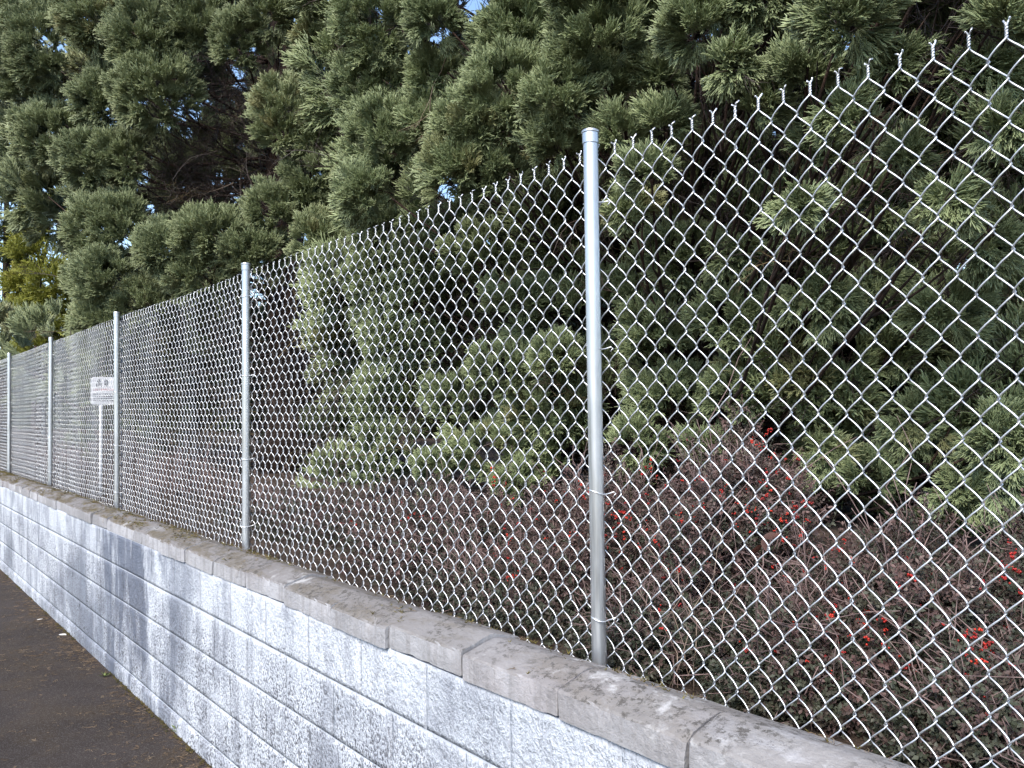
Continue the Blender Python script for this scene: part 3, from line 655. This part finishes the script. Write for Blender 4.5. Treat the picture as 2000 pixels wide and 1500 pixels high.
def berry_src():
    b = MB(); r = np.random.default_rng(2)
    for k in range(6):
        c = r.normal(0, 0.008, 3); n = 5; V = [c + [0, 0, 0.0048]]
        for lat in (0.4, -0.4):
            for a in range(n): V.append(c + 0.0048 * np.array([math.cos(a * 6.283 / n + lat) * .92, math.sin(a * 6.283 / n + lat) * .92, lat]))
        V.append(c - [0, 0, 0.0048]); F = [(0, 1 + a, 1 + (a + 1) % n) for a in range(n)] + [(1 + a, 6 + a, 6 + (a + 1) % n, 1 + (a + 1) % n) for a in range(n)] + [(11, 6 + (a + 1) % n, 6 + a) for a in range(n)]
        b.add(V, F)
    return source('berries', b, BERRY)
BER = [berry_src()]
def shrub(label, px, Y, wpx, top, n_tw, n_stem, berries, colr=(0.0, 1.0), deepy=0.45):
    """mound behind the fence: centre pixel column px at plane Y, half width wpx, top pixel row"""
    n_tw = int(n_tw * 1.35); c = at_y(px, 1000, Y); tp = at_y(px, top, Y); rx = abs(at_y(px + wpx, 1000, Y)[0] - at_y(px - wpx, 1000, Y)[0]) / 2 * 0.8; H = tp[2] + 0.1
    foot = np.array([c[0], Y, -0.1]); root = empty('berry_shrub', tuple(foot)); tag(root, label, 'shrub', 'red berried shrubs along the fence')
    # shell + inside points of half ellipsoid
    n = unit(n_tw); n[:, 2] = np.abs(n[:, 2]); rr_ = rng.uniform(0.35, 1.0, (n_tw, 1)) ** 0.55
    lump = 1 + 0.30 * hash_noise(n * 3.2 + px * 0.01, 3)[:, None]
    P = n * rr_ * lump * [rx, deepy, H]; P[:, 1] = np.maximum(P[:, 1], 0.11 - Y)
    D = n * [1, 1, 0.8] + [0, -0.25, 0.35] + rng.normal(0, 0.55, (n_tw, 3))
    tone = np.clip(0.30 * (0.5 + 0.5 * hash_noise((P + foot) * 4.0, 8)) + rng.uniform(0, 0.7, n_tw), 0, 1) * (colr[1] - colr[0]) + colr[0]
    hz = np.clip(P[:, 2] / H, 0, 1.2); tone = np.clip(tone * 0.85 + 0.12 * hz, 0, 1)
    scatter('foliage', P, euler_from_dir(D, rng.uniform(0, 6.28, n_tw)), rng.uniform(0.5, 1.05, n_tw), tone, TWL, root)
    b = MB()
    for _ in range(int(n_stem * 1.6)):
        d = unit(1)[0]; d[2] = abs(d[2]) + 0.2; e = d * [rx, deepy, H] / np.linalg.norm(d) * rng.uniform(0.8, 1.12); p = limb(b, (rng.normal(0, .08), rng.normal(0, .06), 0), e, 0.006, 0.0016, -0.08, 8, 0.5)
        for _k in range(6): i = rng.integers(3, 8); limb(b, p[i - 1], p[i - 1] + rng.normal(0, 0.13, 3) + [0, -.03, .05], 0.0022, 0.0009, 0, 5, 0.4)
    b.v = [np.column_stack([v_[:, 0], np.maximum(v_[:, 1], 0.062 - Y), v_[:, 2]]) for v_ in b.v]      # nothing grows through the mesh
    link('stems', b.mesh('stems', TWIG), root)['kind'] = 'stuff'
    if berries:
        Q = []
        for bx, by, spx, nb in berries:
            for _ in range(nb):
                x, y = rng.normal(bx, spx * 1.2), rng.normal(by, spx * 1.4)
                q = at_y(x, y, Y - deepy * rng.uniform(0.55, 1.0)); Q.append(q - foot)
        sel = np.where((P[:, 2] > 0.45 * H) & (P[:, 1] < 0.05))[0]
        for i_ in rng.choice(sel, min(len(sel), 10 + len(Q) // 4), replace=False): Q.append(P[i_] * 1.03 + [0, -0.02, 0.0])
        Q = np.array(Q); scatter('berry_clusters', Q, rng.uniform(0, 6, (len(Q), 3)), rng.uniform(0.35, 0.7, len(Q)), rng.uniform(0, 1, len(Q)), BER, root)
    return root
shrub('low dark shrub with few berries beside the second post from the right', 600, 0.75, 170, 960, 1900, 20, [(640, 1010, 25, 3)], (0.0, 0.8))
shrub('grey leaved berry shrub rising left of the nearest post', 860, 0.75, 150, 960, 3000, 34, [(810, 985, 20, 6), (970, 935, 10, 6), (985, 1075, 14, 8), (960, 1010, 30, 8), (990, 1130, 10, 6)], (0.15, 1.0))
shrub('berry shrub directly behind the nearest post with the densest red berries', 1180, 0.80, 150, 915, 3800, 40, [(1215, 1030, 26, 24), (1140, 945, 10, 6), (1090, 1010, 30, 8), (1265, 910, 8, 5), (1270, 1060, 30, 10), (1170, 1080, 40, 9), (1320, 1120, 12, 6)], (0.2, 1.0))
shrub('tallest reddish berry shrub right of the nearest post reaching the lower plumes', 1450, 0.85, 150, 862, 4600, 46, [(1500, 870, 14, 10), (1520, 930, 16, 14), (1550, 1000, 18, 16), (1480, 1010, 30, 12), (1390, 1000, 26, 9), (1300, 960, 20, 7), (1560, 1090, 25, 10), (1400, 1120, 40, 6), (1440, 1240, 25, 5)], (0.2, 1.0))
shrub('broad dark berry shrub spreading low at the right edge', 1790, 0.70, 210, 1065, 5600, 46, [(1690, 1235, 16, 14), (1640, 1100, 14, 6), (1900, 1260, 22, 14), (1970, 1130, 24, 12), (1930, 1290, 18, 12), (1800, 1160, 20, 4), (1850, 1330, 20, 6), (1620, 1210, 12, 6), (1745, 1290, 25, 5)], (0.05, 0.9))
shrub('low leafy shrub hugging the back of the coping at bottom right', 1560, 0.42, 200, 1195, 4200, 36, [(1470, 1240, 20, 4), (1620, 1300, 30, 4)], (0.0, 0.7), 0.26)
shrub('low dark shrub filling the foot of the fence just right of the nearest post', 1270, 0.36, 110, 1185, 2400, 24, [(1300, 1200, 12, 3)], (0.0, 0.7), 0.24)
shrub('low twiggy shrub behind the coping just left of the nearest post', 980, 0.42, 190, 1130, 3600, 30, [(985, 1120, 12, 4)], (0.0, 0.7), 0.26)
shrub('dense dark shrub under the drooping plumes at the right edge', 2060, 1.15, 220, 1010, 3400, 34, [(1980, 1090, 20, 5)], (0.0, 0.8), 0.5)
shrub('low shrub at the bottom right corner behind the coping', 1930, 0.40, 190, 1290, 3600, 34, [(1930, 1340, 20, 4)], (0.0, 0.75), 0.28)
shrub('thin brown shrub behind the third post near the notice', 330, 0.9, 150, 880, 1500, 26, None, (0.45, 1.0))
shrub('sparse brown shrub at the far end of the fence', 110, 1.0, 90, 872, 900, 20, None, (0.5, 1.0))

# ------------------------------------------------------------------ small things
st = empty('dry_stems', tuple(at_y(1330, 1320, 0.22) * [1, 1, 0] + [0, 0, -0.1])); tag(st, 'dry pale stalks standing behind the fence right of the nearest post', 'dry plant')
for k in range(5):
    b = MB(); limb(b, rng.normal(0, 0.03, 3) * [1, 1, 0], rng.normal(0, 0.12, 3) * [1, .6, 0] + [0, 0, rng.uniform(0.25, 0.55)], 0.0016, 0.0008, 0, 7, 0.4); link('stalk', b.mesh('stalk', DRY), st)

def leaf_mesh(name, L, W, mat, curl=0.25, n=7):
    b = MB(); V = []; F = []
    for i in range(n):
        t = i / (n - 1); q = max(math.sin(math.pi * t ** 0.8), 0.02) * W / 2
        V += [(L * t, -q, curl * L * (0.3 * (t - .5) ** 2 + 0.35 * (q / W))), (L * t, 0, curl * L * 0.3 * (t - .5) ** 2), (L * t, q, curl * L * (0.3 * (t - .5) ** 2 + 0.35 * (q / W)))]
    for i in range(n - 1): F += [(i * 3, i * 3 + 3, i * 3 + 4, i * 3 + 1), (i * 3 + 1, i * 3 + 4, i * 3 + 5, i * 3 + 2)]
    b.add(V, F); return b.mesh(name, mat)
PALE = m_simple('bleached_leaf', (0.55, 0.53, 0.50), (0.45, 0.42, 0.38), 60, 0.8)
RUST = m_simple('russet_leaf', (0.065, 0.022, 0.015), (0.045, 0.018, 0.012), 25, 0.6)
def on_path(px, py):
    d = FW + RT * (px - 1000) / F_PX + UP * (750 - py) / F_PX; return CAM + d * (Z_PATH - CAM[2]) / d[2]
q = on_path(116, 1240); o = link('fallen_leaf', leaf_mesh('fallen_leaf', 0.075, 0.045, PALE), None, tuple(q + [0, 0, 0.004]), (0, 0, 0.5)); tag(o, 'bleached pale fallen leaf lying on the asphalt near the wall', 'leaf', 'pale fallen leaves')
q = on_path(72, 1212); o = link('fallen_leaf', leaf_mesh('fallen_leaf', 0.05, 0.03, PALE), None, tuple(q + [0, 0, 0.004]), (0, 0, 1.9)); tag(o, 'small pale fallen leaf on asphalt farther along by the wall foot', 'leaf', 'pale fallen leaves')
rl = empty('russet_leaf_shoot', tuple(at_y(1490, 1150, 0.30) * [1, 1, 0] + [0, 0, -0.1])); tag(rl, 'two broad russet leaves on a shoot among the berry shrubs', 'plant')
pt = at_y(1490, 1050, 0.30) - np.array(rl.location); b = MB(); limb(b, (0, 0, 0), pt, 0.003, 0.0018, 0, 7, .2); link('stem', b.mesh('stem', TWIG), rl)
for (rz, ry_, dz) in ((0.4, -0.25, 0.0), (-0.5, 0.9, 0.0), (-2.4, 0.7, -0.02)):
    o = link('leaf', leaf_mesh('leaf', 0.048, 0.022, RUST, 0.3), rl, tuple(pt + [0, 0, dz]), (0.9, ry_, rz))

# weeds at the wall foot
def weed(px, py, n, L, label):
    q = on_path(px, py); root = empty('weed', tuple(q)); tag(root, label, 'weed', 'weeds along the wall foot')
    for k in range(n):
        o = link('leaf', leaf_mesh('leaf', L * random.uniform(.7, 1.2), L * 0.28, WEED, 0.4), root, (0, 0, 0.002), (random.uniform(-.4, .4), -random.uniform(0.3, 1.0), k * 6.283 / n + random.uniform(-.3, .3)))
weed(350, 1432, 9, 0.055, 'small yellow green weed at the foot of the white wall')
weed(205, 1322, 7, 0.04, 'tiny weed farther along the foot of the white wall')

# litter on the path: needles and leaf crumbs; moss and needles on the coping
def needle_src(seed):
    r = np.random.default_rng(seed); b = MB()
    for k in range(3):
        a = r.uniform(0, 6.28); l = r.uniform(0.015, 0.04); p = r.normal(0, 0.008, 2)
        b.tube([(p[0], p[1], 0.002), (p[0] + l * .5 * math.cos(a), p[1] + l * .5 * math.sin(a), 0.005), (p[0] + l * math.cos(a + .3), p[1] + l * math.sin(a + .3), 0.002)], [0.0008, 0.0014, 0.0006], 3, cap=False)
    return source('needle', b, LITTER)
def crumb_src(seed):
    b = MB(); r = np.random.default_rng(seed); l = 0.016
    b.add([(0, 0, 0.002), (l * .5, l * .35, 0.006), (l, 0, 0.003), (l * .5, -l * .3, 0.004)], [(0, 1, 2), (0, 2, 3)]); return source('crumb', b, LITTER)
NEED = [needle_src(k) for k in range(3)] + [crumb_src(9)]
n = 9000; x = rng.uniform(-11, 0.6, n); y = -0.30 - np.abs(rng.normal(0, 0.9, n)) * np.where(rng.uniform(0, 1, n) < 0.3, 0.08, 1.0); dens = hash_noise(np.stack([x * 2.2, y * 2.2, 0 * x], 1), 5) + rng.normal(0, .5, n); k = dens > 0.05
P = np.stack([x, y, np.full(n, Z_PATH + 0.001)], 1)[k]
tag(scatter('leaf_litter', P, np.stack([0 * P[:, 0], 0 * P[:, 0], rng.uniform(0, 6.28, len(P))], 1), rng.uniform(0.3, 1.0, len(P)), rng.beta(1.0, 2.0, len(P)), NEED), 'brown needles and leaf crumbs scattered over the asphalt path', 'litter', kind='stuff')
n = 900; x = rng.uniform(-11, 0.0, n); x = x[hash_noise(np.stack([x * 3, 0 * x, 0 * x], 1), 31) > -0.1]; n = len(x); P = np.stack([x, -0.296 - np.abs(rng.normal(0, 0.012, n)), np.full(n, Z_PATH)], 1)
def tuft_src(seed):
    r = np.random.default_rng(seed); b = MB()
    for k in range(7):
        a = r.uniform(0, 6.28); l = r.uniform(0.008, 0.022); b.tube([(0, 0, 0), (l * .5 * math.cos(a), l * .5 * math.sin(a), l * .6), (l * math.cos(a), l * math.sin(a), l * .9)], [0.0018, 0.0015, 0.0004], 3, cap=False)
    return source('tuft', b, MOSS)
TUFT = [tuft_src(k) for k in range(3)]
tag(scatter('moss', P, rng.uniform(-.3, .3, (n, 3)), rng.uniform(0.3, 0.9, n), rng.uniform(0, .5, n), TUFT), 'thin moss and grass line along the foot of the wall', 'moss', kind='stuff')
# litter and moss on the coping, thicker to the left and towards the back
n = 9000; x = 1.3 - 12.5 * rng.uniform(0, 1, n) ** 0.8; y = rng.uniform(-0.28, -0.07, n)
z = Z_CT + np.where(y < -0.175, 0.029 * (y + 0.286) / 0.111, 0.029 - 0.025 * (y + 0.17) / 0.1)
d = hash_noise(np.stack([x * 5, y * 16, 0 * x], 1), 15) + 0.10 * (-x) * 0.6 + (y + 0.18) * 2.5 + rng.normal(0, .25, n) - 0.55; k = d > 0
P = np.stack([x, y, z + 0.0005], 1)[k]
tag(scatter('coping_moss', P, np.stack([rng.normal(0, .1, len(P)), rng.normal(0, .1, len(P)), rng.uniform(0, 6.28, len(P))], 1), rng.uniform(0.25, 0.7, len(P)), rng.uniform(0, 1, len(P)), TUFT + NEED[:2]), 'brown moss and needle litter lying along the top of the coping', 'moss', kind='stuff')
